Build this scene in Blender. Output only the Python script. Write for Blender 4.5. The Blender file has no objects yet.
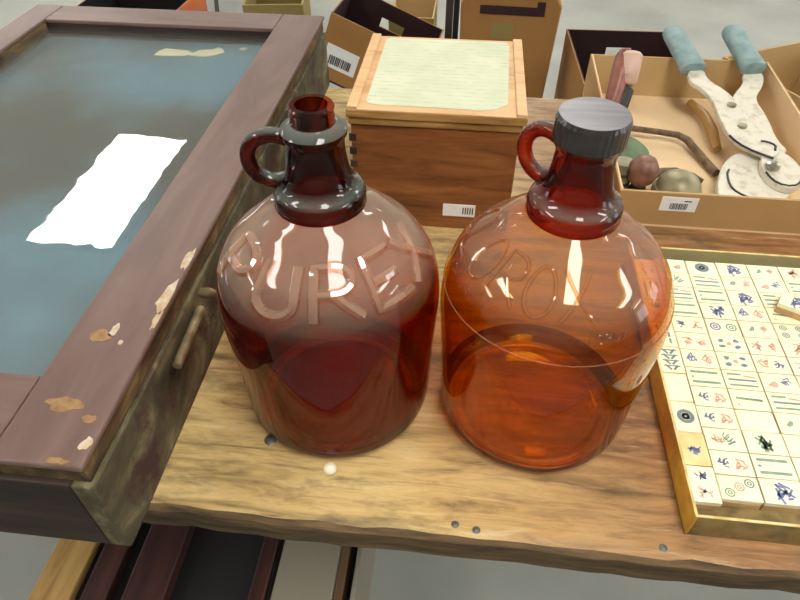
import bpy, math, random
from mathutils import Vector, Matrix
random.seed(7)
PI = math.pi
scene = bpy.context.scene
COL = scene.collection

# ------------------------------------------------------------------ camera
TH, AL, H = math.radians(43.9), math.radians(6.25), 0.5
cam_d = bpy.data.cameras.new('camera'); cam = bpy.data.objects.new('camera', cam_d); COL.objects.link(cam)
cam_d.sensor_width = 36; cam_d.lens = 36 * 625 / 800; cam_d.clip_start = 0.02; cam_d.clip_end = 60
cam.location = (0, 0, H)
cam.rotation_euler = (PI / 2 - TH, 0, AL)
scene.camera = cam
# ------------------------------------------------------------------ world, exposure
w = bpy.data.worlds.new('world'); scene.world = w; w.use_nodes = True
w.node_tree.nodes['Background'].inputs[0].default_value = (0.75, 0.86, 1.0, 1)
w.node_tree.nodes['Background'].inputs[1].default_value = 6.0
scene.view_settings.view_transform = 'Standard'; scene.view_settings.look = 'None'
scene.view_settings.gamma = 1; scene.view_settings.use_curve_mapping = False
scene.view_settings.exposure = 0.02
scene.cycles.transparent_max_bounces = 32
scene.cycles.max_bounces = 12
LAMP = 20.5
CEIL = 2.0; FLOOR = -0.75

# ------------------------------------------------------------------ materials
def nodes(name):
    m = bpy.data.materials.new(name); m.use_nodes = True
    nt = m.node_tree; b = nt.nodes['Principled BSDF']
    return m, nt, b
def N(nt, t, **kw):
    n = nt.nodes.new(t)
    for k, v in kw.items():
        if k in n.inputs: n.inputs[k].default_value = v
        else: setattr(n, k, v)
    return n
def rgb(h):   # sRGB 0-255 -> linear
    return tuple([((c / 255) / 12.92 if c / 255 <= 0.04045 else ((c / 255 + 0.055) / 1.055) ** 2.4) for c in h]) + (1,)
def plain(name, c, rough=0.6, metal=0, var=0.12, scale=60, bump=0.0, spec=0.5, c2=None, stretch=(1, 1, 1), lo=.35, hi=.65, detail=4):
    m, nt, b = nodes(name)
    tc = N(nt, 'ShaderNodeTexCoord'); mp = N(nt, 'ShaderNodeMapping'); mp.inputs['Scale'].default_value = stretch
    nz = N(nt, 'ShaderNodeTexNoise', Scale=scale, Detail=detail)
    rp = N(nt, 'ShaderNodeValToRGB')
    nt.links.new(tc.outputs['Object'], mp.inputs[0]); nt.links.new(mp.outputs[0], nz.inputs['Vector']); nt.links.new(nz.outputs['Fac'], rp.inputs[0])
    C = rgb(c); D = rgb(c2) if c2 else tuple(x * (1 - var) for x in C[:3]) + (1,)
    rp.color_ramp.elements[0].position = lo; rp.color_ramp.elements[1].position = hi
    rp.color_ramp.elements[0].color = D; rp.color_ramp.elements[1].color = C
    nt.links.new(rp.outputs[0], b.inputs['Base Color'])
    b.inputs['Roughness'].default_value = rough; b.inputs['Metallic'].default_value = metal
    b.inputs['Specular IOR Level'].default_value = spec
    if bump:
        bp = N(nt, 'ShaderNodeBump', Strength=bump, Distance=0.002)
        nt.links.new(nz.outputs['Fac'], bp.inputs['Height']); nt.links.new(bp.outputs[0], b.inputs['Normal'])
    return m
def emit(name, c, s):
    m = bpy.data.materials.new(name); m.use_nodes = True; nt = m.node_tree
    nt.nodes.remove(nt.nodes['Principled BSDF'])
    e = N(nt, 'ShaderNodeEmission'); e.inputs[0].default_value = c; e.inputs[1].default_value = s
    nt.links.new(e.outputs[0], nt.nodes['Material Output'].inputs[0])
    return m
def glass(name, T, haze=0.0, lo=.12, hi=.7, hazecol=(150, 130, 120), wob=0.0, f0=0.045, rough=0.03):
    """tinted thin glass: see-through tint by path length, Fresnel gloss, pale haze on up-facing faces for dust and reflected ceiling"""
    m = bpy.data.materials.new(name); m.use_nodes = True; nt = m.node_tree
    nt.nodes.remove(nt.nodes['Principled BSDF']); L = nt.links.new
    lw = N(nt, 'ShaderNodeLayerWeight', Blend=0.5)
    fac = lw.outputs['Facing']
    p5 = N(nt, 'ShaderNodeMath', operation='POWER'); L(fac, p5.inputs[0]); p5.inputs[1].default_value = 5
    fr = N(nt, 'ShaderNodeMath', operation='MULTIPLY_ADD'); L(p5.outputs[0], fr.inputs[0]); fr.inputs[1].default_value = 0.75; fr.inputs[2].default_value = f0
    cosn = N(nt, 'ShaderNodeMath', operation='SUBTRACT'); cosn.inputs[0].default_value = 1; L(fac, cosn.inputs[1])
    mx = N(nt, 'ShaderNodeMath', operation='MAXIMUM'); L(cosn.outputs[0], mx.inputs[0]); mx.inputs[1].default_value = 0.45
    inv = N(nt, 'ShaderNodeMath', operation='DIVIDE'); inv.inputs[0].default_value = 1; L(mx.outputs[0], inv.inputs[1])
    cmb = N(nt, 'ShaderNodeCombineColor')
    for i in range(3):
        pw = N(nt, 'ShaderNodeMath', operation='POWER'); pw.inputs[0].default_value = T[i]; L(inv.outputs[0], pw.inputs[1]); L(pw.outputs[0], cmb.inputs[i])
    tr = N(nt, 'ShaderNodeBsdfTransparent'); L(cmb.outputs[0], tr.inputs[0])
    gl = N(nt, 'ShaderNodeBsdfGlossy', Roughness=rough); gl.inputs[0].default_value = (1, 1, 1, 1)
    last = tr
    geo = N(nt, 'ShaderNodeNewGeometry'); tc = N(nt, 'ShaderNodeTexCoord')
    if haze:
        sp = N(nt, 'ShaderNodeSeparateXYZ'); L(geo.outputs['Normal'], sp.inputs[0])
        mr = N(nt, 'ShaderNodeMapRange'); L(sp.outputs['Z'], mr.inputs[0])
        mr.inputs[1].default_value = lo; mr.inputs[2].default_value = hi; mr.inputs[3].default_value = 0; mr.inputs[4].default_value = haze
        nz = N(nt, 'ShaderNodeTexNoise', Scale=14, Detail=5); L(tc.outputs['Object'], nz.inputs['Vector'])
        ml = N(nt, 'ShaderNodeMath', operation='MULTIPLY_ADD'); L(nz.outputs['Fac'], ml.inputs[0]); ml.inputs[1].default_value = 1.2; ml.inputs[2].default_value = 0.4
        m2 = N(nt, 'ShaderNodeMath', operation='MULTIPLY', use_clamp=True); L(ml.outputs[0], m2.inputs[0]); L(mr.outputs[0], m2.inputs[1])
        df = N(nt, 'ShaderNodeBsdfDiffuse'); df.inputs[0].default_value = rgb(hazecol)
        x = N(nt, 'ShaderNodeMixShader'); L(m2.outputs[0], x.inputs[0]); L(tr.outputs[0], x.inputs[1]); L(df.outputs[0], x.inputs[2]); last = x
    if wob:
        nb = N(nt, 'ShaderNodeTexNoise', Scale=26, Detail=1.5); L(tc.outputs['Object'], nb.inputs['Vector'])
        bp = N(nt, 'ShaderNodeBump', Strength=wob, Distance=0.01); L(nb.outputs['Fac'], bp.inputs['Height']); L(bp.outputs[0], gl.inputs['Normal'])
    y = N(nt, 'ShaderNodeMixShader'); L(fr.outputs[0], y.inputs[0]); L(last.outputs[0], y.inputs[1]); L(gl.outputs[0], y.inputs[2])
    L(y.outputs[0], nt.nodes['Material Output'].inputs[0])
    return m
def wood(name, cols, scale=6, stretch=(1, 14, 14), rough=0.6, bump=0.3, stain=None, stain_scale=5, stain_lo=.5, stain_hi=.7, pos=(.3, .5, .7), gradx=None, spec=0.4, cracks=None, light=(220, 200, 160)):
    m, nt, b = nodes(name); L = nt.links.new
    tc = N(nt, 'ShaderNodeTexCoord'); mp = N(nt, 'ShaderNodeMapping'); mp.inputs['Scale'].default_value = stretch
    L(tc.outputs['Object'], mp.inputs[0])
    nz = N(nt, 'ShaderNodeTexNoise', Scale=scale, Detail=9, Roughness=0.62, Distortion=0.6); L(mp.outputs[0], nz.inputs['Vector'])
    rp = N(nt, 'ShaderNodeValToRGB'); L(nz.outputs['Fac'], rp.inputs[0])
    e = rp.color_ramp.elements; e[0].position = pos[0]; e[0].color = rgb(cols[0]); e[1].position = pos[2]; e[1].color = rgb(cols[2])
    k = e.new(pos[1]); k.color = rgb(cols[1])
    out = rp.outputs[0]
    if gradx:
        x0, x1, c3 = gradx
        sp = N(nt, 'ShaderNodeSeparateXYZ'); L(tc.outputs['Object'], sp.inputs[0])
        n2 = N(nt, 'ShaderNodeTexNoise', Scale=5, Detail=3); L(tc.outputs['Object'], n2.inputs['Vector'])
        ad = N(nt, 'ShaderNodeMath', operation='MULTIPLY_ADD'); L(n2.outputs['Fac'], ad.inputs[0]); ad.inputs[1].default_value = 0.35; L(sp.outputs['X'], ad.inputs[2])
        mr = N(nt, 'ShaderNodeMapRange', interpolation_type='SMOOTHSTEP'); L(ad.outputs[0], mr.inputs[0]); mr.inputs[1].default_value = x0; mr.inputs[2].default_value = x1
        rp2 = N(nt, 'ShaderNodeValToRGB'); L(nz.outputs['Fac'], rp2.inputs[0])
        e = rp2.color_ramp.elements; e[0].position = pos[0]; e[0].color = rgb(c3[0]); e[1].position = pos[2]; e[1].color = rgb(c3[2]); k = e.new(pos[1]); k.color = rgb(c3[1])
        mm = N(nt, 'ShaderNodeMix', data_type='RGBA'); L(mr.outputs[0], mm.inputs[0]); L(out, mm.inputs[6]); L(rp2.outputs[0], mm.inputs[7]); out = mm.outputs[2]
    if cracks:
        mpc = N(nt, 'ShaderNodeMapping'); mpc.inputs['Scale'].default_value = (4, 48, 48); L(tc.outputs['Object'], mpc.inputs[0])
        nc = N(nt, 'ShaderNodeTexNoise', Scale=2.2, Detail=8, Roughness=.7, Distortion=.9); L(mpc.outputs[0], nc.inputs['Vector'])
        mc = N(nt, 'ShaderNodeMapRange'); L(nc.outputs['Fac'], mc.inputs[0]); mc.inputs[1].default_value = .56; mc.inputs[2].default_value = .72; mc.inputs[4].default_value = .75
        xc = N(nt, 'ShaderNodeMix', data_type='RGBA'); L(mc.outputs[0], xc.inputs[0]); L(out, xc.inputs[6]); xc.inputs[7].default_value = rgb(cracks); out = xc.outputs[2]
        mc2 = N(nt, 'ShaderNodeMapRange'); L(nc.outputs['Fac'], mc2.inputs[0]); mc2.inputs[1].default_value = .44; mc2.inputs[2].default_value = .30; mc2.inputs[4].default_value = .5
        xd = N(nt, 'ShaderNodeMix', data_type='RGBA'); L(mc2.outputs[0], xd.inputs[0]); L(out, xd.inputs[6]); xd.inputs[7].default_value = rgb(light); out = xd.outputs[2]
    if stain:
        n3 = N(nt, 'ShaderNodeTexNoise', Scale=stain_scale, Detail=6, Roughness=0.7)
        mp3 = N(nt, 'ShaderNodeMapping'); mp3.inputs['Scale'].default_value = tuple(max(1, s * .22) for s in stretch); mp3.inputs['Location'].default_value = (3.1, 1.7, .4)
        L(tc.outputs['Object'], mp3.inputs[0]); L(mp3.outputs[0], n3.inputs['Vector'])
        mr3 = N(nt, 'ShaderNodeMapRange'); L(n3.outputs['Fac'], mr3.inputs[0]); mr3.inputs[1].default_value = stain_lo; mr3.inputs[2].default_value = stain_hi
        m3 = N(nt, 'ShaderNodeMix', data_type='RGBA'); L(mr3.outputs[0], m3.inputs[0]); L(out, m3.inputs[6]); m3.inputs[7].default_value = rgb(stain); out = m3.outputs[2]
    L(out, b.inputs['Base Color']); b.inputs['Roughness'].default_value = rough; b.inputs['Specular IOR Level'].default_value = spec
    if bump:
        bp = N(nt, 'ShaderNodeBump', Strength=bump, Distance=0.002); L(nz.outputs['Fac'], bp.inputs['Height']); L(bp.outputs[0], b.inputs['Normal'])
    return m

M = {}
M['table'] = wood('table_wood', [(96, 78, 50), (194, 166, 108), (218, 194, 138)], scale=5, stretch=(2.2, 13, 13), stain=(84, 72, 50), stain_scale=6.5, stain_lo=.53, stain_hi=.72, cracks=(86, 66, 44),
                  gradx=(0.08, 0.42, [(92, 56, 32), (150, 106, 66), (178, 134, 88)]), pos=(.26, .5, .74), rough=.5, bump=.6)
M['table_edge'] = wood('table_edge_wood', [(44, 32, 22), (92, 72, 46), (124, 100, 66)], scale=5, stretch=(2, 16, 16), rough=.75, bump=.9)
M['case_top'] = wood('brown_lid_paint', [(90, 68, 61), (111, 87, 80), (128, 104, 96)], scale=5, stretch=(5, 1, 5), rough=.45, bump=.15, pos=(.2, .5, .8))
M['case_top_x'] = wood('brown_rail_paint', [(90, 68, 61), (111, 87, 80), (128, 104, 96)], scale=5, stretch=(1, 5, 5), rough=.45, bump=.15, pos=(.2, .5, .8))
M['case_side'] = wood('distressed_side_wood', [(30, 25, 16), (86, 80, 56), (150, 142, 104)], scale=11, stretch=(2.2, 1, 1.6), rough=.8, bump=1.0, stain=(62, 40, 38), stain_scale=14, stain_lo=.5, stain_hi=.62, pos=(.3, .52, .72))
M['case_front'] = wood('dark_front_wood', [(24, 16, 12), (48, 34, 28), (62, 46, 36)], scale=5, stretch=(1, 8, 8), rough=.7, bump=.4)
M['case_edge'] = wood('case_lip_wood', [(34, 24, 16), (92, 72, 44), (140, 116, 72)], scale=16, stretch=(3, 1, 3), rough=.8, bump=.6)
M['chip'] = plain('chipped_paint', (206, 198, 184), rough=.9, c2=(186, 158, 116), scale=120, bump=.5)
M['chip_ochre'] = plain('bare_ochre_wood', (158, 124, 84), rough=.9, c2=(128, 96, 68), scale=160)
M['lining'] = plain('mottled_blue_lining', (104, 136, 150), rough=.8, c2=(86, 82, 74), scale=3.6, lo=.47, hi=.64, detail=7)
M['scrap'] = plain('cream_face', (240, 226, 188), rough=.8, var=.05)
M['pane'] = glass('old_pane_glass', (.97, .98, .98), wob=0.010, rough=.004, f0=.06, haze=.05, hazecol=(160, 160, 160))
M['brass'] = plain('tarnished_brass', (166, 154, 120), rough=.45, metal=.5, c2=(120, 106, 74), scale=60)
M['red_glass'] = glass('dark_amber_glass', (.81, .43, .24), haze=.40, lo=.22, hi=.75, hazecol=(192, 164, 142), wob=.02, f0=.035)  # haze mixes dust with the milky ceiling reflection on the shoulder
M['red_inner'] = glass('dark_amber_glass_inner', (.81, .43, .24), f0=.02)
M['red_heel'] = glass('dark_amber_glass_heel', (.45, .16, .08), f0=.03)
M['red_lip'] = glass('dark_amber_lip', (.86, .52, .25), f0=.04)
M['amber_glass'] = glass('amber_glass', (.93, .77, .29), haze=.24, lo=.38, hi=.85, hazecol=(208, 178, 154), wob=.02, f0=.035)
M['amber_inner'] = glass('amber_glass_inner', (.93, .77, .29), f0=.02)
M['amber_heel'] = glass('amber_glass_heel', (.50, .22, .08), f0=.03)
M['red_neck'] = glass('thick_dark_amber_glass', (.50, .13, .07), haze=.40, hazecol=(150, 160, 150), lo=.45, hi=.95, wob=.03, f0=.03)  # greenish haze paints the pale highlights on upward ring faces
M['red_neck_inner'] = glass('thick_dark_amber_glass_inner', (.50, .13, .07), f0=.015)
M['amber_neck'] = glass('thick_amber_glass', (.68, .24, .10), haze=.30, hazecol=(150, 165, 155), lo=.45, hi=.95, wob=.03, f0=.03)  # same painted highlight haze on the lighter neck
M['amber_neck_inner'] = glass('thick_amber_glass_inner', (.68, .24, .10), f0=.015)
M['red_letter'] = glass('embossed_dark_glass', (.95, .84, .76), haze=.26, hazecol=(205, 182, 160), f0=.09)
M['amber_letter'] = glass('embossed_amber_glass', (.95, .82, .62), haze=.10, hazecol=(205, 180, 160), f0=.06)
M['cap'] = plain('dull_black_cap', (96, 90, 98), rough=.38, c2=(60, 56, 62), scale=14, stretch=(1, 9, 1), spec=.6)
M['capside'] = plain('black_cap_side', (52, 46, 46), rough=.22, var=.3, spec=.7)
M['box_wood'] = wood('reddish_box_wood', [(84, 48, 20), (126, 76, 36), (148, 96, 50)], scale=5, stretch=(2, 5, 14), rough=.6, bump=.2)
M['lid_wood'] = wood('pale_lid_wood', [(190, 142, 96), (214, 172, 124), (224, 184, 138)], scale=4, stretch=(2, 10, 10), rough=.6, bump=.15)
M['lid_edge'] = wood('lid_edge_wood', [(110, 78, 40), (160, 120, 66), (190, 150, 92)], scale=6, stretch=(2, 10, 12), rough=.7, bump=.3)
M['cutter_white'] = plain('worn_white_paint', (214, 208, 192), rough=.45, c2=(186, 176, 152), scale=70, lo=.3, hi=.5, bump=.2)
M['grip'] = plain('teal_grip_rubber', (138, 160, 162), rough=.6, c2=(110, 136, 134), scale=45, bump=.3)
M['black'] = plain('black_steel', (28, 26, 26), rough=.4, spec=.5)
M['chrome'] = plain('worn_steel', (170, 165, 155), rough=.3, metal=.9)
M['kraft'] = plain('kraft_cardboard', (176, 138, 88), rough=.85, var=.08, scale=20)
M['kraft_light'] = plain('pale_cardboard', (226, 196, 154), rough=.85, var=.06, scale=12)
M['kraft_in'] = plain('cardboard_inside', (190, 160, 110), rough=.85, var=.06, scale=12)
M['kraft_brown'] = plain('brown_cardboard', (158, 112, 58), rough=.85, var=.1, scale=10)
M['kraft_dark'] = plain('maroon_card_inside', (50, 22, 24), rough=.9, var=.2, scale=10)
M['olive'] = plain('olive_cardboard', (140, 124, 72), rough=.85, var=.1, scale=10)
M['label'] = plain('white_sticker', (232, 230, 228), rough=.5, var=.03)
M['ink'] = plain('black_ink', (60, 58, 62), rough=.6)
M['hwood'] = plain('reddish_handle_wood', (150, 92, 74), rough=.4, c2=(112, 62, 50), scale=40)
M['pinkend'] = plain('pale_handle_end', (206, 170, 152), rough=.5, var=.1)
M['knob'] = plain('turned_knob_wood', (138, 96, 78), rough=.4, c2=(92, 58, 48), scale=60)
M['rod'] = plain('rusted_rod', (122, 96, 68), rough=.6, c2=(80, 62, 44), scale=90, bump=.4)
M['green'] = plain('green_enamel', (100, 124, 86), rough=.5, c2=(72, 98, 62), scale=50)
M['tin'] = plain('tin_plate', (168, 162, 134), rough=.4, metal=.3, c2=(120, 116, 90), scale=30)
M['lens'] = plain('dull_metal_dome', (168, 160, 128), rough=.45, metal=.2, c2=(116, 108, 80), scale=16)
M['amberhandle'] = plain('amber_wood', (184, 140, 74), rough=.4, var=.15)
M['gold'] = plain('gold_foil_card', (222, 178, 60), rough=.35, c2=(186, 140, 36), scale=60, spec=.8)
M['goldfront'] = plain('dull_gold_card', (150, 128, 80), rough=.45, c2=(104, 86, 52), scale=60)  # duller, browner gold for front wall, bottom and insert
M['mjin'] = plain('tray_lining_paper', (170, 162, 118), rough=.7, c2=(150, 142, 100), scale=10)
M['rim'] = plain('cream_card_rim', (224, 208, 150), rough=.6, c2=(196, 168, 96), scale=80)
M['ivory'] = plain('cream_tile_face', (250, 246, 214), rough=.32, c2=(246, 238, 198), scale=26, spec=.5)
M['ivory_old'] = plain('stained_tile_face', (234, 220, 168), rough=.35, c2=(214, 196, 132), scale=50)
M['bamboo'] = plain('tan_tile_back', (206, 168, 120), rough=.5, c2=(186, 148, 100), scale=60)
M['ink_blue'] = plain('faded_blue_ink', (128, 140, 178), rough=.5, c2=(100, 112, 154), scale=300)
M['ink_green'] = plain('faded_green_ink', (146, 172, 138), rough=.5, c2=(118, 150, 122), scale=300)
M['ink_red'] = plain('faded_red_ink', (226, 176, 154), rough=.5, c2=(214, 150, 130), scale=300)
M['ink_teal'] = plain('dark_teal_ink', (110, 134, 140), rough=.5, c2=(120, 140, 140), scale=300)
M['bead'] = plain('white_bead', (232, 228, 206), rough=.3, var=.03)
M['nail'] = plain('dull_nail', (104, 112, 104), rough=.4, metal=.5)
M['floor'] = plain('sealed_concrete', (150, 152, 145), rough=.4, c2=(130, 133, 127), scale=2.5, detail=8)
M['wall'] = plain('cream_wall_paint', (222, 216, 202), rough=.9, var=.03, scale=2)
M['ceiling'] = plain('ceiling_tile', (232, 230, 224), rough=.95, var=.06, scale=80)
M['lamp'] = emit('troffer_diffuser', (1.0, .972, .915, 1), LAMP)
M['steelframe'] = plain('white_metal_frame', (225, 225, 220), rough=.5, var=.02)
M['dark_plank'] = wood('dark_red_plank', [(30, 14, 12), (58, 28, 24), (78, 42, 34)], scale=5, stretch=(8, 1, 8), rough=.5, bump=.2)
M['tan_plank'] = wood('tan_plank', [(120, 88, 44), (170, 134, 76), (190, 154, 94)], scale=5, stretch=(8, 1, 8), rough=.6, bump=.2)
M['blackfill'] = plain('black_fill', (16, 14, 15), rough=.6)  # flat black put in for dark voids and a carton inside
M['greycard'] = plain('grey_painted_panel', (146, 138, 122), rough=.6, var=.06, scale=8)
M['trim'] = plain('brown_strip', (104, 76, 50), rough=.6, var=.1)
M['rust'] = plain('orange_cardboard', (196, 108, 60), rough=.8, var=.1, scale=8)
M['legmetal'] = plain('dark_leg_metal', (62, 52, 48), rough=.5, var=.1)
M['legblack'] = plain('black_leg_rubber', (14, 14, 20), rough=.5)
# faded printed paper on the wooden box: pale green with faint lines of print
def paper_mat():
    m, nt, b = nodes('faded_green_label'); L = nt.links.new
    tc = N(nt, 'ShaderNodeTexCoord')
    wv = N(nt, 'ShaderNodeTexWave', wave_type='BANDS', bands_direction='Y', Scale=32, Distortion=0.0); L(tc.outputs['Object'], wv.inputs['Vector'])
    mp = N(nt, 'ShaderNodeMapping'); mp.inputs['Scale'].default_value = (70, 200, 1); L(tc.outputs['Object'], mp.inputs[0])
    nz = N(nt, 'ShaderNodeTexNoise', Scale=1.0, Detail=2); L(mp.outputs[0], nz.inputs['Vector'])
    ml = N(nt, 'ShaderNodeMath', operation='MULTIPLY'); L(wv.outputs['Fac'], ml.inputs[0]); L(nz.outputs['Fac'], ml.inputs[1])
    mr = N(nt, 'ShaderNodeMapRange'); L(ml.outputs[0], mr.inputs[0]); mr.inputs[1].default_value = .4; mr.inputs[2].default_value = .65; mr.inputs[4].default_value = .55
    n2 = N(nt, 'ShaderNodeTexNoise', Scale=18, Detail=5); L(tc.outputs['Object'], n2.inputs['Vector'])
    rp = N(nt, 'ShaderNodeValToRGB'); L(n2.outputs['Fac'], rp.inputs[0]); e = rp.color_ramp.elements
    e[0].position = .35; e[0].color = rgb((196, 202, 170)); e[1].position = .6; e[1].color = rgb((208, 210, 182))
    mm = N(nt, 'ShaderNodeMix', data_type='RGBA'); L(mr.outputs[0], mm.inputs[0]); L(rp.outputs[0], mm.inputs[6]); mm.inputs[7].default_value = rgb((168, 178, 160))
    L(mm.outputs[2], b.inputs['Base Color']); b.inputs['Roughness'].default_value = .75
    return m
M['paper'] = paper_mat()

# ------------------------------------------------------------------ mesh helpers
class MB:
    def __init__(s): s.v = []; s.f = []; s.m = []; s.mats = []
    def mi(s, mat):
        if mat not in s.mats: s.mats.append(mat)
        return s.mats.index(mat)
    def add(s, vs, fs, mat, T=None):
        o = len(s.v); k = s.mi(mat)
        for p in vs:
            p = Vector(p); s.v.append(tuple(T @ p if T else p))
        for f in fs: s.f.append(tuple(i + o for i in f)); s.m.append(k)
        return s
    def box(s, x0, x1, y0, y1, z0, z1, mat, T=None):
        vs = [(x, y, z) for z in (z0, z1) for y in (y0, y1) for x in (x0, x1)]
        return s.add(vs, [(0, 2, 3, 1), (4, 5, 7, 6), (0, 1, 5, 4), (2, 6, 7, 3), (0, 4, 6, 2), (1, 3, 7, 5)], mat, T)
    def prism(s, poly, z0, z1, mat, T=None, zf=None):
        n = len(poly)
        a = sum(poly[i][0] * poly[(i + 1) % n][1] - poly[(i + 1) % n][0] * poly[i][1] for i in range(n))
        if a < 0: poly = poly[::-1]
        zf = zf or (lambda x, y: 0)
        vs = [(x, y, z0 + zf(x, y)) for x, y in poly] + [(x, y, z1 + zf(x, y)) for x, y in poly]
        fs = [tuple(range(n))[::-1], tuple(range(n, 2 * n))] + [(i, (i + 1) % n, (i + 1) % n + n, i + n) for i in range(n)]
        return s.add(vs, fs, mat, T)
    def lathe(s, prof, mat, seg=64, T=None, close=False, a0=0, a1=2 * PI, cx=0, cy=0):
        """prof list of (r,z); open ends are capped unless close joins last to first"""
        vs = []; fs = []
        n = len(prof)
        for j in range(seg):
            t = a0 + (a1 - a0) * j / seg
            for r, z in prof: vs.append((cx + r * math.cos(t), cy + r * math.sin(t), z))
        for j in range(seg):
            k = (j + 1) % seg
            for i in range(n if close else n - 1):
                i2 = (i + 1) % n
                fs.append((j * n + i, k * n + i, k * n + i2, j * n + i2))
        if not close:
            if prof[0][0] > 1e-6: fs.append(tuple(j * n for j in range(seg))[::-1])
            if prof[-1][0] > 1e-6: fs.append(tuple(j * n + n - 1 for j in range(seg)))
        return s.add(vs, fs, mat, T)
    def tube(s, pts, r, mat, seg=10, closed=False, T=None, flat=None):
        pts = [Vector(p) for p in pts]; n = len(pts); rs = r if isinstance(r, (list, tuple)) else [r] * n
        vs = []; fs = []; up = None
        for i, p in enumerate(pts):
            a = pts[(i - 1) % n] if (closed or i > 0) else p; b = pts[(i + 1) % n] if (closed or i < n - 1) else p
            t = (b - a).normalized()
            if up is None:
                up = t.orthogonal().normalized() if flat is None else Vector(flat)
            up = (up - t * up.dot(t)).normalized(); sd = t.cross(up)
            for k in range(seg):
                an = 2 * PI * k / seg
                vs.append(p + (up * math.cos(an) + sd * math.sin(an)) * rs[i])
        for i in range(n if closed else n - 1):
            i2 = (i + 1) % n
            for k in range(seg):
                k2 = (k + 1) % seg
                fs.append((i * seg + k, i * seg + k2, i2 * seg + k2, i2 * seg + k))
        if not closed:
            fs.append(tuple(range(seg))[::-1]); fs.append(tuple((n - 1) * seg + k for k in range(seg)))
        return s.add(vs, fs, mat, T)
    def build(s, name, parent=None, smooth=False, bevel=0, bseg=2, loc=None, subsurf=0):
        me = bpy.data.meshes.new(name)
        me.from_pydata(s.v, [], s.f); me.update()
        for m in s.mats: me.materials.append(m)
        me.polygons.foreach_set('material_index', s.m)
        if smooth: me.polygons.foreach_set('use_smooth', [True] * len(me.polygons))
        o = bpy.data.objects.new(name, me); COL.objects.link(o)
        if parent: o.parent = parent
        if loc: o.location = loc
        if bevel:
            b = o.modifiers.new('bevel', 'BEVEL'); b.width = bevel; b.segments = bseg; b.limit_method = 'ANGLE'; b.angle_limit = 0.7
        if subsurf:
            q = o.modifiers.new('sub', 'SUBSURF'); q.levels = subsurf; q.render_levels = subsurf
        if smooth or bevel:
            try:
                me.set_sharp_from_angle(angle=math.radians(40 if not bevel else 35))
                me.polygons.foreach_set('use_smooth', [True] * len(me.polygons))
            except Exception: pass
        return o
def tag(o, label, cat, group=None, kind=None):
    if label: o['label'] = label
    if cat: o['category'] = cat
    if group: o['group'] = group
    if kind: o['kind'] = kind
    return o
def empty(name, loc, label, cat, group=None, rz=0):
    o = bpy.data.objects.new(name, None); o.empty_display_size = .05; COL.objects.link(o)
    o.location = loc; o.rotation_euler = (0, 0, rz)
    return tag(o, label, cat, group)
def struct(o): o['kind'] = 'structure'; return o

# ------------------------------------------------------------------ room
X0, X1, Y0, Y1 = -6.5, 6.5, -5.0, 9.0
struct(MB().box(X0, X1, Y0, Y1, FLOOR - .1, FLOOR, M['floor']).build('floor'))
struct(MB().box(X0, X1, Y0, Y1, CEIL, CEIL + .1, M['ceiling']).build('ceiling'))
struct(MB().box(X0, X1, Y1, Y1 + .1, FLOOR, CEIL, M['wall']).build('wall_back'))
struct(MB().box(X0, X1, Y0 - .1, Y0, FLOOR, CEIL, M['wall']).build('wall_front'))
# side walls with window openings, daylight outside
WZ0, WZ1 = .2, 1.6
wn = 0
for side, xa, xb, WY in (('right', X1, X1 + .1, [(-1.2, .2), (1.2, 2.6)]), ('left', X0 - .1, X0, [(1.6, 3.0)])):
    b = MB(); ys = [Y0] + [y for p in WY for y in p] + [Y1]
    for i in range(0, len(ys), 2): b.box(xa, xb, ys[i], ys[i + 1], FLOOR, CEIL, M['wall'])
    for a, c in WY:
        b.box(xa, xb, a, c, FLOOR, WZ0, M['wall']); b.box(xa, xb, a, c, WZ1, CEIL, M['wall'])
    struct(b.build('wall_' + side))
    for a, c in WY:
        b = MB(); u, v = xa + .02, xb - .02
        b.box(u, v, a, a + .06, WZ0, WZ1, M['steelframe']).box(u, v, c - .06, c, WZ0, WZ1, M['steelframe'])
        b.box(u, v, a, c, WZ0, WZ0 + .06, M['steelframe']).box(u, v, a, c, WZ1 - .06, WZ1, M['steelframe'])
        b.box(u, v, (a + c) / 2 - .03, (a + c) / 2 + .03, WZ0, WZ1, M['steelframe'])
        wn += 1; struct(b.build('window_%d' % wn))
# ceiling lamps (2 x 4 troffers); one of them mirrors in the glass of the display case
nl = 0
for xi in (-4.91, -2.21, .45, 3.15, 5.85):
    for yi in (-.42, 3.22, 6.79):
        t = empty('ceiling_lamp', (xi, yi, CEIL), 'recessed fluorescent ceiling panel above the tables', 'lamp', 'ceiling panels')
        MB().box(-.26, .26, -.62, .62, -.012, -.004, M['lamp']).build('diffuser', t)
        f = MB()
        f.box(-.29, -.26, -.65, .65, -.018, 0, M['steelframe']).box(.26, .29, -.65, .65, -.018, 0, M['steelframe'])
        f.box(-.26, .26, -.65, -.62, -.018, 0, M['steelframe']).box(-.26, .26, .62, .65, -.018, 0, M['steelframe'])
        f.build('lamp_frame', t)

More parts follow.
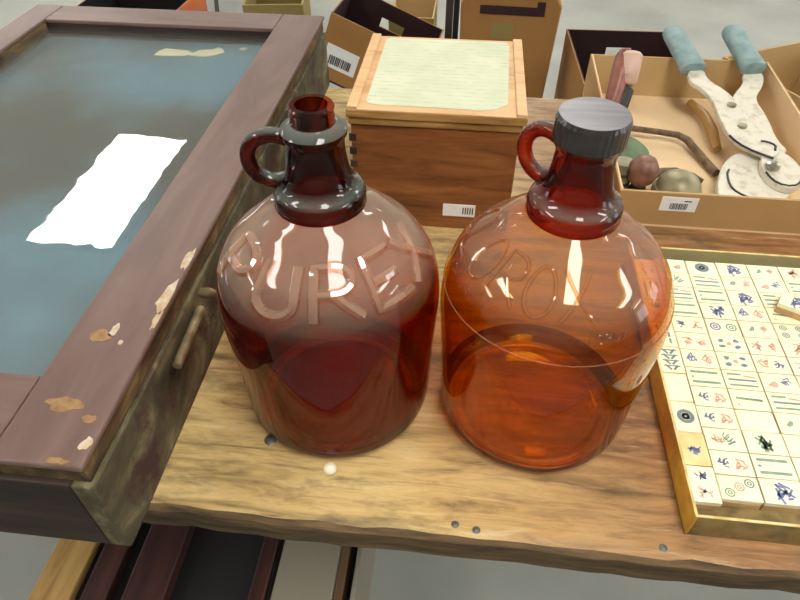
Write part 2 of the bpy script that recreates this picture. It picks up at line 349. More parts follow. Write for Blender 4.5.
# ------------------------------------------------------------------ table
TY0, TY1, TX0, TX1 = .238, 1.046, -1.15, 1.15
table = empty('wooden_table', (0, .64, FLOOR), 'long worn wooden plank table holding the jugs, case and boxes', 'table')
tt = -.64; tz = -FLOOR
def rough_strip(b, x0, x1, y0, y1, z0, z1, mat, edge_mat, n=120):
    """thick plank with a slightly wavy, worn front edge"""
    xs = [x0 + (x1 - x0) * i / n for i in range(n + 1)]
    vs = []
    for x in xs:
        j = random.uniform(-.0012, .0012) + .0012 * math.sin(x * 23) ; k = random.uniform(0, .0022)
        sec = [(y0 + j, z0), (y0 + j - .001, z0 + .006), (y0 + j - .0005, z1 - .004 - k), (y0 + j + .003 + k, z1 - .0008), (y0 + .012 + j, z1), (y1, z1), (y1, z0)]
        vs += [(x, y, z) for y, z in sec]
    m = 7; fs_t = []; fs_e = []
    for i in range(n):
        for q in range(m):
            q2 = (q + 1) % m
            f = (i * m + q, (i + 1) * m + q, (i + 1) * m + q2, i * m + q2)
            (fs_t if q in (3, 4) else fs_e).append(f)
    fs_e += [tuple(range(m))[::-1], tuple(n * m + q for q in range(m))]
    o = len(b.v); b.add(vs, fs_t, mat)
    k = b.mi(edge_mat)
    for f in fs_e: b.f.append(tuple(i + o for i in f)); b.m.append(k)
b = MB(); rough_strip(b, TX0, TX1, TY0 + tt, TY1 + tt, tz - .032, tz, M['table'], M['table_edge'])
b.build('tabletop', table, smooth=True)
for sx in (-1, 1):
    for yy in (TY0 + .1, TY1 - .06):
        x = sx * 1.05
        MB().box(x - .035, x + .035, yy + tt - .035, yy + tt + .035, 0, tz - .032, M['table_edge']).build('leg', table, bevel=.003)
MB().box(-1.05, 1.05, TY1 - .1 + tt, TY1 - .07 + tt, tz - .13, tz - .032, M['table_edge']).build('apron', table)
# nail heads and a white bead on the tabletop
tag(MB().lathe([(0, 0), (.0042, 0), (.0055, .0018), (.0058, .004), (.0048, .0068), (.0025, .0082), (0, .0086)], M['bead'], 24).build('white_bead', loc=(-.0945, .2895, 0), smooth=True),
    'small white bead on the table in front of the dark brown jug', 'bead')
tag(MB().lathe([(0, 0), (.0055, 0), (.006, .0012), (.004, .0024), (0, .0028)], M['nail'], 20).build('nail_head', loc=(-.1560, .3150, 0), smooth=True),
    'dull grey nail head beside the left foot of the dark jug', 'nail', None)
for i, (x, y, lab) in enumerate([(.0190, .2510, 'dull nail head at the front table edge, left one of the pair'),
                                 (.0370, .2480, 'dull nail head at the front table edge, right one of the pair'),
                                 (.1888, .2494, 'dull nail head near the table edge left of the tile box')]):
    tag(MB().lathe([(0, 0), (.003, 0), (.0034, .0006), (0, .0014)], M['nail'], 16).build('nail_head', loc=(x, y, 0), smooth=True), lab, 'nail')

# ------------------------------------------------------------------ display case on the left
CX0, CX1, CY0, CY1, CZ = -.745, -.2425, .203, 1.057, .12
IX0, IX1, IY0, IY1 = -.698, -.312, .278, .992
case = empty('display_case', ((CX0 + CX1) / 2, (CY0 + CY1) / 2, 0), 'brown wooden display case with a glass lid on the left of the table', 'display case')
ox, oy = -(CX0 + CX1) / 2, -(CY0 + CY1) / 2
def cb(b, x0, x1, y0, y1, z0, z1, m): return b.box(x0 + ox, x1 + ox, y0 + oy, y1 + oy, z0, z1, m)
SEAM = .093
b = MB(); cb(b, CX1 - .018, CX1, CY0, CY1, 0, SEAM, M['case_side']); b.build('side_panel', case, bevel=.0015)
b = MB(); cb(b, CX0, CX0 + .018, CY0 + .0185, CY1, 0, SEAM, M['case_side']); b.build('side_panel', case, bevel=.0015)
b = MB(); cb(b, CX0 + .018, CX1 - .0182, CY0, CY0 + .018, 0, SEAM, M['case_front']); b.build('front_panel', case, bevel=.0015)
b = MB(); cb(b, CX0 + .018, CX1 - .018, CY1 - .018, CY1, 0, SEAM, M['case_side']); b.build('back_panel', case, bevel=.0015)
b = MB(); cb(b, CX0 + .018, CX1 - .018, CY0 + .018, CY1 - .018, .002, .092, M['lining']); b.build('lining', case)['label'] = 'mottled blue lining under the glass'
# lid: four rails on a thin wooden lip
lid = MB()
cb(lid, IX1, CX1 - .003, CY0 + .004, CY1 - .003, SEAM + .002, CZ - .006, M['case_edge'])
cb(lid, CX0 + .003, IX0, CY0 + .004, CY1 - .003, SEAM + .002, CZ - .006, M['case_edge'])
cb(lid, IX0, IX1, CY0 + .004, IY0, SEAM + .002, CZ - .006, M['case_front'])
cb(lid, IX0, IX1, IY1, CY1 - .003, SEAM + .002, CZ - .006, M['case_front'])
lido = lid.build('lid_frame', case)
b = MB(); cb(b, IX1, CX1, CY0, CY1, CZ - .006, CZ, M['case_top']); b.build('right_stile', lido, bevel=.0018)
b = MB(); cb(b, CX0, IX0, CY0, CY1, CZ - .006, CZ, M['case_top']); b.build('left_stile', lido, bevel=.0018)
b = MB(); cb(b, IX0 + .0006, IX1 - .0006, CY0, IY0, CZ - .006, CZ - .0002, M['case_top_x']); b.build('front_rail', lido, bevel=.0012)
b = MB(); cb(b, IX0 + .0006, IX1 - .0006, IY1, CY1, CZ - .006, CZ - .0002, M['case_top_x']); b.build('back_rail', lido, bevel=.0012)
b = MB(); cb(b, IX0 - .0, IX1 + .0, IY0 - .0, IY1 + .0, CZ - .0145, CZ - .0120, M['pane']); b.build('glass_pane', lido)
# chipped paint along the stile
def chip(x, y, rx, ry, seed):
    random.seed(seed); n = 14
    poly = [(x + ox + rx * random.uniform(.55, 1.1) * math.cos(2 * PI * k / n), y + oy + ry * random.uniform(.55, 1.1) * math.sin(2 * PI * k / n)) for k in range(n)]
    return poly
for i, (x, y, rx, ry) in enumerate([(-.2460, .425, .006, .018), (-.2475, .375, .008, .024), (-.2450, .345, .005, .014), (-.285, .323, .011, .008), (-.276, .330, .004, .011), (-.2650, .318, .003, .003),
                                    (-.279, .254, .018, .008), (-.2555, .243, .006, .004), (-.2475, .222, .005, .007), (-.262, .207, .012, .003)]):
    poly = [(min(px, CX1 + ox - .0012), max(py, CY0 + oy + .0012)) for px, py in chip(x, y, rx, ry, i + 3)]
    MB().prism(poly, CZ - .0004, CZ + .0003, M['chip'] if i not in (3, 6, 7, 9) else M['chip_ochre']).build('paint_chip', lido)
# latch / hinge on the right side
h = MB()
p0, p1 = Vector((CX1 + ox + .006, .335 + oy, .072)), Vector((CX1 + ox + .006, .405 + oy, .078))
h.tube([p0 + (p1 - p0) * t for t in (0, .02, .5, .98, 1)], [.003, .0045, .0045, .0045, .003], M['brass'], 12)
h.box(CX1 + ox, CX1 + ox + .0025, .331 + oy, .409 + oy, .066, .070, M['black'])
ho = h.build('hinge', case, smooth=True)
k = MB().tube([(CX1 + ox, .42 + oy, .084), (CX1 + ox + .010, .42 + oy, .084), (CX1 + ox + .016, .423 + oy, .080)], [.004, .005, .003], M['brass'], 10)
k.build('latch_pin', case, smooth=True)
# thin cream pieces under the glass, lying on the lining
random.seed(2)
zl = .092
def scrap(pts, lab):
    c = (sum(p[0] for p in pts) / len(pts), sum(p[1] for p in pts) / len(pts))
    o = MB().prism([(x - c[0], y - c[1]) for x, y in pts], 0, .0008, M['scrap']).build('cream_piece', loc=(c[0], c[1], zl + .0003)); tag(o, lab, 'paper')
scrap([(-.494, .934), (-.493, .950), (-.486, .962), (-.470, .960), (-.447, .957), (-.437, .949), (-.447, .937), (-.470, .934)], 'ragged cream piece under the case glass, left of a pair')
scrap([(-.441, .940), (-.432, .955), (-.428, .962), (-.410, .966), (-.402, .975), (-.394, .970), (-.387, .958), (-.400, .944), (-.412, .938)], 'ragged cream piece under the case glass, right of a pair')
scrap([(-.368, .972), (-.362, .979), (-.354, .975), (-.360, .967)], 'tiny cream piece under the case glass at the far corner')

# ------------------------------------------------------------------ glass jugs
R = .092
PROF = [(0, .004), (.050, .004), (.066, 0), (.0765, .001), (.0835, .006), (.0868, .014), (.0882, .03), (.0902, .08), (.0928, .125), (.0929, .144), (.0905, .162),
        (.0845, .179), (.0745, .1935), (.062, .205), (.050, .2155), (.0400, .223), (.0345, .228)]
def smooth_prof(P, n=5):
    out = []
    for i in range(len(P) - 1):
        p0 = P[max(i - 1, 0)]; p1 = P[i]; p2 = P[i + 1]; p3 = P[min(i + 2, len(P) - 1)]
        for k in range(n):
            t = k / n
            out.append(tuple(.5 * (2 * p1[j] + (p2[j] - p0[j]) * t + (2 * p0[j] - 5 * p1[j] + 4 * p2[j] - p3[j]) * t * t + (3 * p1[j] - p0[j] - 3 * p2[j] + p3[j]) * t ** 3) for j in (0, 1)))
    out.append(P[-1]); return [(max(r, 0), z) for r, z in out]
SP = smooth_prof(PROF, 5)
def surf(s):
    """point on the outer profile at arc length s measured up from the shoulder line z=.115: (r,z,nr,nz)"""
    pts = [p for p in SP if p[1] >= .0899]
    d = 0
    for a, c in zip(pts, pts[1:]):
        l = math.hypot(c[0] - a[0], c[1] - a[1])
        if d + l >= s or c is pts[-1]:
            t = (s - d) / l; tx, tz_ = (c[0] - a[0]) / l, (c[1] - a[1]) / l
            return a[0] + (c[0] - a[0]) * t, a[1] + (c[1] - a[1]) * t, tz_, -tx
        d += l
def arc(cx, cy, rx, ry, a0, a1, n=14):
    return [(cx + rx * math.cos(math.radians(a0 + (a1 - a0) * i / n)), cy + ry * math.sin(math.radians(a0 + (a1 - a0) * i / n))) for i in range(n + 1)]
def seg(a, b, n=6): return [(a[0] + (b[0] - a[0]) * i / n, a[1] + (b[1] - a[1]) * i / n) for i in range(n + 1)]
GL = {  # strokes on a 1 x 1.5 cell
 'P': [seg((0, 0), (0, 1.5)) + seg((0, 1.5), (.5, 1.5), 3)[1:] + arc(.5, 1.1, .45, .4, 90, -90)[1:] + seg((.5, .7), (.08, .7), 3)[1:]],
 'U': [seg((0, 1.5), (0, .5)) + arc(.45, .5, .45, .5, 180, 360)[1:] + seg((.9, .5), (.9, 1.5))[1:]],
 'R': [seg((0, 0), (0, 1.5)) + seg((0, 1.5), (.5, 1.5), 3)[1:] + arc(.5, 1.12, .42, .38, 90, -90)[1:] + seg((.5, .74), (.08, .74), 3)[1:], seg((.45, .72), (.95, 0))],
 'E': [seg((.88, 1.5), (0, 1.5)) + seg((0, 1.5), (0, 0))[1:] + seg((0, 0), (.88, 0))[1:], seg((.05, .78), (.72, .78))],
 'X': [seg((0, 1.5), (.92, 0), 8), seg((.92, 1.5), (0, 0), 8)],
 'C': [arc(.47, .75, .45, .75, 50, 310, 22)],
 'L': [seg((.05, 1.5), (.05, 0)) + seg((.05, 0), (.8, 0))[1:]],
 'O': [arc(.47, .75, .45, .75, 0, 345, 24)],
 'N': [seg((0, 0), (0, 1.5)) + seg((0, 1.5), (.85, 0))[1:] + seg((.85, 0), (.85, 1.5))[1:]],
 'S': [arc(.42, 1.12, .36, .38, 40, 270, 12) + arc(.42, .38, .38, .36, 90, -140, 12)[1:]],
 'A': [seg((0, 0), (.42, 1.5)) + seg((.42, 1.5), (.85, 0))[1:], seg((.16, .5), (.68, .5), 3)],
 'H': [seg((0, 0), (0, 1.5)), seg((.85, 0), (.85, 1.5)), seg((0, .75), (.85, .75))],
 'B': [seg((0, 0), (0, 1.5)) + arc(.4, 1.13, .4, .37, 90, -90)[1:] + arc(.4, .38, .45, .38, 90, -90)[1:] + seg((.4, 0), (0, 0), 2)[1:]],
}
def glyph(ch, mid, pitch, s0, hgt, wdt, rad, mat, parent, name, sink=.35, slant=0):
    b = MB()
    for st in GL[ch]:
        pts = []; closed = (ch == 'O')
        for u, v in st:
            r, z, nr, nz = surf(s0 + v / 1.5 * hgt)
            u2 = u + slant * (v / 1.5 - .5)
            a = mid + (u2 - .46) * wdt / .082   # arc width measured at the shoulder radius
            off = rad * (1 - 2 * sink) * .5
            rr = r + nr * off
            pts.append((rr * math.cos(a), rr * math.sin(a), z + nz * off))
        b.tube(pts, rad, mat, 8, closed=closed)
    return b.build(name, parent, smooth=True)
def jug(name, loc, label, mats, letters, mids, s0, hgt, wdt, rad, hdl_angle, capped, hscale=1.0, slant=0, sink=.35):
    gb, gn, gl, gbi, gheel, gni, glip = mats
    j = empty(name, loc, label, 'glass jug')
    # body: closed shell, 3 mm wall
    t = .003
    inner = []
    for i, (r, z) in enumerate(SP):
        a = SP[max(i - 1, 0)]; c = SP[min(i + 1, len(SP) - 1)]; dx, dz = c[0] - a[0], c[1] - a[1]; l = math.hypot(dx, dz) or 1
        inner.append((max(r - dz / l * t, 0), z + dx / l * t + (0.004 if z < .012 else 0)))
    b = MB(); b.lathe(SP, gb, 96); b.f = [f for f in b.f if len(f) == 4]; b.m = b.m[:len(b.f)]
    inner2 = [p for p in inner][::-1]
    hk = b.mi(gheel); ns = len(SP)
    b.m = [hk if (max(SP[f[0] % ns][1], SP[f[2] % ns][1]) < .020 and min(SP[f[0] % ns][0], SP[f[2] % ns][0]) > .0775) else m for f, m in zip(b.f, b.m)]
    o2 = len(b.v); b.lathe(inner2, gbi, 96)
    keep = [(f, m) for f, m in zip(b.f, b.m) if len(f) == 4]; b.f = [f for f, m in keep]; b.m = [m for f, m in keep]
    n = len(SP)
    for q in range(96):
        q2 = (q + 1) % 96
        b.f.append((q * n + n - 1, q2 * n + n - 1, o2 + q2 * n, o2 + q * n)); b.m.append(0)
    b.build('glass_body', j, smooth=True)
    # neck with foot ring, waist, flange and mouth
    zt = .305
    out = [(.0335, .2275), (.0340, .2300), (.0345, .236), (.0335, .2400), (.0305, .2425), (.0262, .247), (.0232, .255), (.0215, .266), (.0208, .276), (.0213, .281),
           (.0232, .284), (.0235, .2875), (.0205, .2905), (.0160, .2925), (.0150, .2955), (.0158, .2985), (.0150, .3005), (.0158, .3035), (.0148, zt)]
    inn = [(.0112, zt), (.0105, .302), (.0108, .285), (.0140, .262), (.0185, .250), (.0250, .240), (.0300, .230)]
    b = MB(); b.lathe(out + inn, gn, 64, close=True)
    no = len(out + inn); ki = b.mi(gni); kl = b.mi(glip)
    def pick(f, m):
        i, j = sorted((f[0] % no, f[2] % no))
        if i >= 13 and i < len(out): return kl
        return ki if i >= len(out) or (i == 0 and j == no - 1) else m
    b.m = [pick(f, m) for f, m in zip(b.f, b.m)]
    b.build('glass_neck', j, smooth=True)
    # loop handle
    ca, sa = math.cos(hdl_angle), math.sin(hdl_angle)
    pts = []
    cr, cz = .0305 * hscale, .2635
    n = 26
    for i in range(n + 1):
        a = math.radians(58 + (302 - 58) * i / n)   # opens towards the neck
        rr = cr - .0165 * math.cos(a) * 0 + (-.0180 * hscale) * (-math.cos(a)) * -1 if False else cr - .0185 * hscale * -math.cos(a) * 1
        zz = cz + .0185 * math.sin(a)
        rr = cr + (-.0185 * hscale) * math.cos(a)
        pts.append((rr * ca, rr * sa, zz))
    # attach ends into the neck
    pts = [(.0185 * ca, .0185 * sa, .2815)] + pts + [(.027 * ca, .027 * sa, .2445)]
    rads = [.0068] + [.0058] * (n + 1) + [.0070]
    b = MB(); b.tube(pts, rads, gn, 14, flat=(-sa, ca, 0)); b.build('handle', j, smooth=True)
    for ch, m_ in zip(letters, mids):
        glyph(ch, math.radians(m_), 0, s0, hgt, wdt, rad, gl, j, 'embossed_letter', sink, slant)
    if capped:
        b = MB(); n = 72; prof = [(.0235, .286), (.0245, .2875), (.0245, .3025), (.0232, .3058)]
        vs = []; fs = []
        for k in range(n):
            for r, z in prof:
                rr = r + (.0002 if k % 2 else -.0001) * (1 if .287 < z < .304 else .3); a = 2 * PI * k / n
                vs.append((rr * math.cos(a), rr * math.sin(a), z))
        for k in range(n):
            k2 = (k + 1) % n
            for i in range(3): fs.append((k * 4 + i, k2 * 4 + i, k2 * 4 + i + 1, k * 4 + i + 1))
        fs.append(tuple(k * 4 for k in range(n))[::-1])
        b.add(vs, fs, M['capside'])
        b.add([vs[k * 4 + 3] for k in range(n)], [tuple(range(n))], M['cap'])
        c = b.build('screw_cap', j); c['label'] = 'dull black screw cap with streaked grey top'
    return j
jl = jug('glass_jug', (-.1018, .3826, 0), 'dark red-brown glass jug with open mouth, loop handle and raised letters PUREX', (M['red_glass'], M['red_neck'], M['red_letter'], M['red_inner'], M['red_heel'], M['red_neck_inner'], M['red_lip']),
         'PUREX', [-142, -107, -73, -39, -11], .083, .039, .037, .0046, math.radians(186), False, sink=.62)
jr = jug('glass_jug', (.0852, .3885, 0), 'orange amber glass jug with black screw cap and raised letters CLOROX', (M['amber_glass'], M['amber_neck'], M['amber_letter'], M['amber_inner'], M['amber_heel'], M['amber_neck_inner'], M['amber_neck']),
         'CLOROX', [-196, -176, -154, -132, -110, -87], .092, .037, .028, .0014, math.radians(142), True, slant=.0, sink=.2)
# small lettering and mould seam round the shoulder of the orange jug
for word, a0, st in (('CHLORO', -170, 5.0), ('CLOROX', -84, 4.2)):
    small = MB()
    for i, ch in enumerate(word):
        a_m = math.radians(a0 + i * st)
        for s_ in GL[ch]:
            pts = []
            for u, v in s_:
                r, z, nr, nz = surf(.078 + v / 1.5 * .0065); a = a_m + (u - .46) * .0042 / .09
                pts.append(((r + .0003) * math.cos(a), (r + .0003) * math.sin(a), z))
            small.tube(pts, .00045, M['amber_letter'], 5)
    small.build('small_lettering', jr)['label'] = 'tiny raised lettering under the large letters'
b = MB(); pts = []
r, z, _, _ = surf(.060)
b.tube([((r + .0002) * math.cos(2 * PI * k / 72), (r + .0002) * math.sin(2 * PI * k / 72), z) for k in range(72)], .0005, M['amber_glass'], 6, closed=True)
b.build('mould_seam', jr, smooth=True)

# ------------------------------------------------------------------ wooden box with paper label
BX0, BX1, BY0, BY1, BZ = -.1345, .0725, .655, .872, .163
wb = empty('wooden_box', ((BX0 + BX1) / 2, (BY0 + BY1) / 2, 0), 'reddish wooden box with dovetailed corners and faded green paper on its lid', 'box')
hx, hy = (BX1 - BX0) / 2, (BY1 - BY0) / 2
b = MB(); b.box(-hx + .004, hx - .006, -hy + .004, hy, 0, .142, M['box_wood']); b.build('box_body', wb, bevel=.001)
b = MB(); b.box(-hx + .002, hx - .004, -hy + .002, hy + .001, .1425, .1515, M['lid_edge'])
b.build('upper_band', wb, bevel=.001)
b = MB()
for k in range(7): b.box(-hx + .0015, -hx + .010, -hy + .0033, -hy + .006, .012 + k * .018, .021 + k * .018, M['case_front'])
b.build('dovetail_joint', wb)['label'] = 'dark finger joints at the corner'
b = MB(); b.box(-hx, hx, -hy, hy + .002, .152, .161, M['lid_edge'])
b.box(-hx + .001, hx - .001, -hy + .001, hy + .001, .161, .1622, M['lid_wood'])
lidb = b.build('box_lid', wb, bevel=.0008)
MB().box(-hx + .001, -hx + .013, -hy + .001, hy + .001, .1622, .1655, M['lid_wood']).build('lid_batten', lidb, bevel=.0008)
MB().box(hx - .013, hx - .001, -hy + .001, hy + .001, .1622, .1655, M['lid_wood']).build('lid_batten', lidb, bevel=.0008)
pl = []
x0, x1, y0, y1 = -hx + .021, hx - .018, -hy + .012, hy - .006
def corner(cx, cy, r, a0): return [(cx + r * math.cos(math.radians(a0 + k * 15)), cy + r * math.sin(math.radians(a0 + k * 15))) for k in range(7)]
pl += corner(x1 - .034, y0 + .030, .030, 270) + corner(x1 - .012, y1 - .012, .012, 0) + corner(x0 + .014, y1 - .014, .014, 90) + corner(x0 + .012, y0 + .014, .012, 180)
random.seed(5)
pl = [(x + random.uniform(-.001, .001), y + random.uniform(-.001, .001)) for x, y in pl]
MB().prism(pl, .1623, .1628, M['paper']).build('paper_label', lidb)['label'] = 'faded pale green printed paper'
# price sticker on the front
b = MB(); b.box(.014, .055, -hy + .0032, -hy + .004, .020, .038, M['label']); st = b.build('price_sticker', wb)
b = MB()
for k in range(5): b.box(.039 + k * .003, .0405 + k * .003, -hy + .0028, -hy + .0033, .024, .034, M['ink'])
b.build('printed_bars', st)

# ------------------------------------------------------------------ cardboard tray with tools
GX0, GX1, GY0, GY1 = .205, .492, .692, 1.072
tr = empty('cardboard_tray', ((GX0 + GX1) / 2, (GY0 + GY1) / 2, 0), 'low open cardboard tray of old tools at the back right of the table', 'tray')
ex, ey = (GX1 - GX0) / 2, (GY1 - GY0) / 2; T_ = .004
def traywall(name, b): return b.build(name, tr, bevel=.0008)
MB().box(-ex, ex, -ey, ey, 0, .003, M['kraft_light']).build('tray_bottom', tr)
def two_tone(b, x0, x1, y0, y1, z0, z1, inner):
    """wall whose inner skin is paler card"""
    b.box(x0, x1, y0, y1, z0, z1, M['kraft'])
b = MB(); b.box(-ex, ex, -ey, -ey + T_ * .5, .003, .052, M['kraft']); b.box(-ex, ex, -ey + T_ * .5, -ey + T_, .003, .052, M['kraft_in']); b.build('tray_wall', tr)
b = MB(); b.box(-ex, ex, ey - T_ * .5, ey, .003, .070, M['kraft']); b.box(-ex, ex, ey - T_, ey - T_ * .5, .003, .070, M['kraft_in']); b.build('tray_wall', tr)
for s in (-1, 1):
    xo, xi = s * ex, s * (ex - T_)
    vs = lambda xa, xb: [(xa, -ey + T_, .003), (xb, -ey + T_, .003), (xb, -ey + T_, .052), (xa, -ey + T_, .052), (xa, ey - T_, .003), (xb, ey - T_, .003), (xb, ey - T_, .070), (xa, ey - T_, .070)]
    F = [(0, 1, 2, 3), (4, 7, 6, 5), (0, 4, 5, 1), (3, 2, 6, 7), (0, 3, 7, 4), (1, 5, 6, 2)]
    xm = s * (ex - T_ / 2)
    b = MB(); b.add(vs(xo, xm), F, M['kraft']); b.add(vs(xm, xi), F, M['kraft_light']); b.build('tray_wall', tr)
b = MB(); b.box(-.090, -.045, -ey - .0006, -ey, .026, .047, M['label']); st = b.build('price_sticker', tr)
b = MB(); random.seed(4); x = -.078
while x < -.056:
    wd = random.choice((.0006, .001, .0014)); b.box(x, x + wd, -ey - .0009, -ey - .0006, .029, .038, M['ink']); x += wd + random.choice((.0006, .001))
b.box(-.062, -.053, -ey - .0009, -ey - .0006, .041, .0425, M['ink'])
b.build('barcode', st)

# bolt cutters: flat white arms, teal grips over the back of the tray
LARM = [(0.3503, 1.0214), (0.3787, 1.0273), (0.3775, 0.9968), (0.4032, 0.9635), (0.4155, 0.9186), (0.4207, 0.8701), (0.4472, 0.8294), (0.4283, 0.8045), (0.4149, 0.8135), (0.3909, 0.8322), (0.3794, 0.8526), (0.375, 0.8944), (0.3756, 0.9392), (0.3648, 0.9729), (0.3498, 0.9878)]
RARM = [(0.4433, 1.0398), (0.4767, 1.0427), (0.4671, 1.0013), (0.4432, 0.9638), (0.4509, 0.9187), (0.4496, 0.8563), (0.4609, 0.8333), (0.4316, 0.8176), (0.4111, 0.8637), (0.4107, 0.9271), (0.4075, 0.9513), (0.4142, 0.9708), (0.4398, 1.0089)]
HEAD = [(0.389, 0.8347), (0.3669, 0.8091), (0.3529, 0.7752), (0.3453, 0.7411), (0.3526, 0.7279), (0.3888, 0.7313), (0.422, 0.7344), (0.444, 0.7502), (0.4565, 0.7897), (0.4587, 0.8252), (0.4508, 0.8429), (0.432, 0.8439), (0.4078, 0.8364)]
cx, cy = .42, .784
def rel(p): return [(x - cx, y - cy) for x, y in p]
def rounded(p, it=2):
    for _ in range(it):
        q = []
        for i in range(len(p)):
            a, c = p[i], p[(i + 1) % len(p)]
            q += [(a[0] * .75 + c[0] * .25, a[1] * .75 + c[1] * .25), (a[0] * .25 + c[0] * .75, a[1] * .25 + c[1] * .75)]
        p = q
    return p
def zp(x, y): return .030 + .12 * (y + cy - .75)
ct = empty('bolt_cutters', (cx, cy, 0), 'white painted bolt cutters with two teal grips lying in the tool tray', 'cutters')
MB().prism(rounded(rel(HEAD)), -.016, -.006, M['cutter_white'], zf=zp).build('lower_jaw', ct, bevel=.0015)
MB().prism(rounded(rel(RARM)), -.0055, .001, M['cutter_white'], zf=zp).build('right_arm', ct, bevel=.0012)
MB().prism(rounded(rel(LARM)), .0012, .0085, M['cutter_white'], zf=zp).build('left_arm', ct, bevel=.0012)
disc = [(.4360 - cx + .0255 * math.cos(2 * PI * k / 40), .789 - cy + .039 * math.sin(2 * PI * k / 40)) for k in range(40)]
MB().prism(disc, -.0058, .0055, M['cutter_white'], zf=zp).build('upper_jaw', ct, bevel=.0015)
b = MB()
def dark_line(pts, r, lift): 
    pp = [(x - cx, y - cy) for x, y in pts]; b.tube([(x, y, zp(x, y) + lift) for x, y in pp], r, M['black'], 6)  # black tubes laid on the plates to paint the shaded gaps
dark_line([(0.3715, 0.7943), (.3675, .786), (0.3661, 0.7764), (.3655, .766), (0.3665, 0.7572), (.370, .750), (0.3755, 0.7439), (.383, .739), (0.39, 0.736)], .0016, -.0055)
b.build('gap_line', ct)
b = MB()
dark_line([(.3800, .8525), (.385, .841), (.3925, .8305), (.403, .8205), (.4150, .8128), (.4285, .8050)], .0016, .0082)
b.build('gap_line', ct)
b = MB()
dark_line([(.4125, .778), (.4150, .768), (.4195, .760), (.426, .7545), (.435, .752), (.444, .754), (.4515, .7605), (.457, .770)], .0014, .0055)
b.build('gap_line', ct)
b = MB()
dark_line([(0.4203, 0.8418), (.426, .8415), (0.4309, 0.8395), (.4355, .836), (0.4376, 0.8312), (0.4343, 0.822)], .0018, .0088)
b.build('gap_line', ct)['label'] = 'black curved line drawn as the shaded gap between the jaws'
for x, y, rr, zt_ in ((0.3990, 0.9274, .0066, .0125), (0.4023, 0.8752, .0066, .0125)):
    x -= cx; y -= cy; z = zp(x, y); b = MB(); b.lathe([(rr, z + .004), (rr, z + zt_ - .001), (rr * .6, z + zt_), (0, z + zt_)], M['tin'], 18, cx=x, cy=y); b.build('rivet', ct, smooth=True)
x, y = 0.4215 - cx, 0.786 - cy; z = zp(x, y)
MB().lathe([(.006, .0035), (.006, z + .0090), (.0095, z + .0090), (.0095, z + .0135), (.006, z + .0155), (0, z + .0157)], M['chrome'], 20, cx=x, cy=y).build('pivot_bolt', ct, smooth=True)
def grip(p0, p1, w0, w1):
    p0, p1 = Vector(p0) - Vector((cx, cy, 0)), Vector(p1) - Vector((cx, cy, 0)); ax = (p1 - p0).normalized(); sd = Vector((0, 0, 1)).cross(ax).normalized(); up = ax.cross(sd)
    n = 14; seg_ = 24; vs = []; fs = []
    prof = [(-.0, .80), (.01, .98), (.05, 1.0), (.3, .97), (.6, .98), (.85, 1), (.95, .92), (.985, .75), (1, .45)]
    for t, s in prof:
        c = p0 + (p1 - p0) * t; ww = (w0 + (w1 - w0) * t) * s; hh = .012 * s
        for k in range(seg_):
            a = 2 * PI * k / seg_; vs.append(c + sd * math.copysign(abs(math.cos(a)) ** .7, math.cos(a)) * ww + up * math.copysign(abs(math.sin(a)) ** .8, math.sin(a)) * hh)
    for i in range(len(prof) - 1):
        for k in range(seg_):
            k2 = (k + 1) % seg_; fs.append((i * seg_ + k, i * seg_ + k2, (i + 1) * seg_ + k2, (i + 1) * seg_ + k))
    fs += [tuple(range(seg_))[::-1], tuple((len(prof) - 1) * seg_ + k for k in range(seg_))]
    MB().add(vs, fs, M['grip']).build('grip', ct, smooth=True)
grip((.3610, 1.020, .072), (.3370, 1.122, .097), .0205, .0160)
grip((.4560, 1.030, .073), (.4370, 1.134, .098), .0205, .0165)

# red handled tool with dark shaft, leaning on the back left of the tray
t = empty('wooden_handled_tool', (.222, .915, .0), 'old tool with reddish wooden handle and dark shaft in the tray corner', 'tool')
def rl(p): return (p[0] - .222, p[1] - .915, p[2])
MB().tube([rl((.228, .888, .014)), rl((.236, .925, .038)), rl((.247, .955, .064))], [.011, .012, .012], M['black'], 10).build('shaft', t, smooth=True)
b = MB(); A = Vector(rl((.222, .920, .045))); B = Vector(rl((.2415, .985, .110)))
b.tube([A + (B - A) * q for q in (0, .1, .5, .9, 1)], [.008, .011, .0135, .0150, .012], M['hwood'], 14); b.build('handle', t, smooth=True)
b = MB(); A = Vector(rl((.2440, .953, .072))); B = Vector(rl((.2480, .980, .112)))
b.tube([A + (B - A) * q for q in (0, .1, .5, .9, 1)], [.012, .0165, .0175, .0175, .013], M['pinkend'], 14); g = b.build('handle_cap', t, smooth=True); g['label'] = 'pale pink handle side'  # paler, thicker piece beside the handle
# bent iron rod
b = MB(); pts = [(.2395, .9520, .0110), (.2500, .930, .0150), (.2700, .917, .0190), (.3000, .912, .0190), (.3290, .907, .0180), (.3420, .896, .0160), (.3480, .880, .0130), (.3560, .850, .0120), (.3660, .815, .0100)]
o = b.tube([(x - .3, y - .9, z) for x, y, z in pts], [.0050, .0045, .0045, .0045, .0048, .0055, .0055, .0055, .006], M['rod'], 12).build('iron_rod', loc=(.3, .9, 0), smooth=True); tag(o, 'bent rusty iron rod lying across the tool tray', 'rod')
# knob with dark base
t = empty('wooden_stopper', (.247, .762, .003), 'round brown wooden knob on a dark base in the tray', 'knob')
MB().lathe([(.014, 0), (.016, .004), (.011, .010), (.009, .018), (.0, .018)], M['black'], 28).build('knob_base', t, smooth=True)
MB().lathe([(.0, .014), (.009, .015), (.0165, .023), (.0200, .034), (.0192, .045), (.014, .054), (.007, .058), (0, .0585)], M['knob'], 32).build('knob_ball', t, smooth=True)
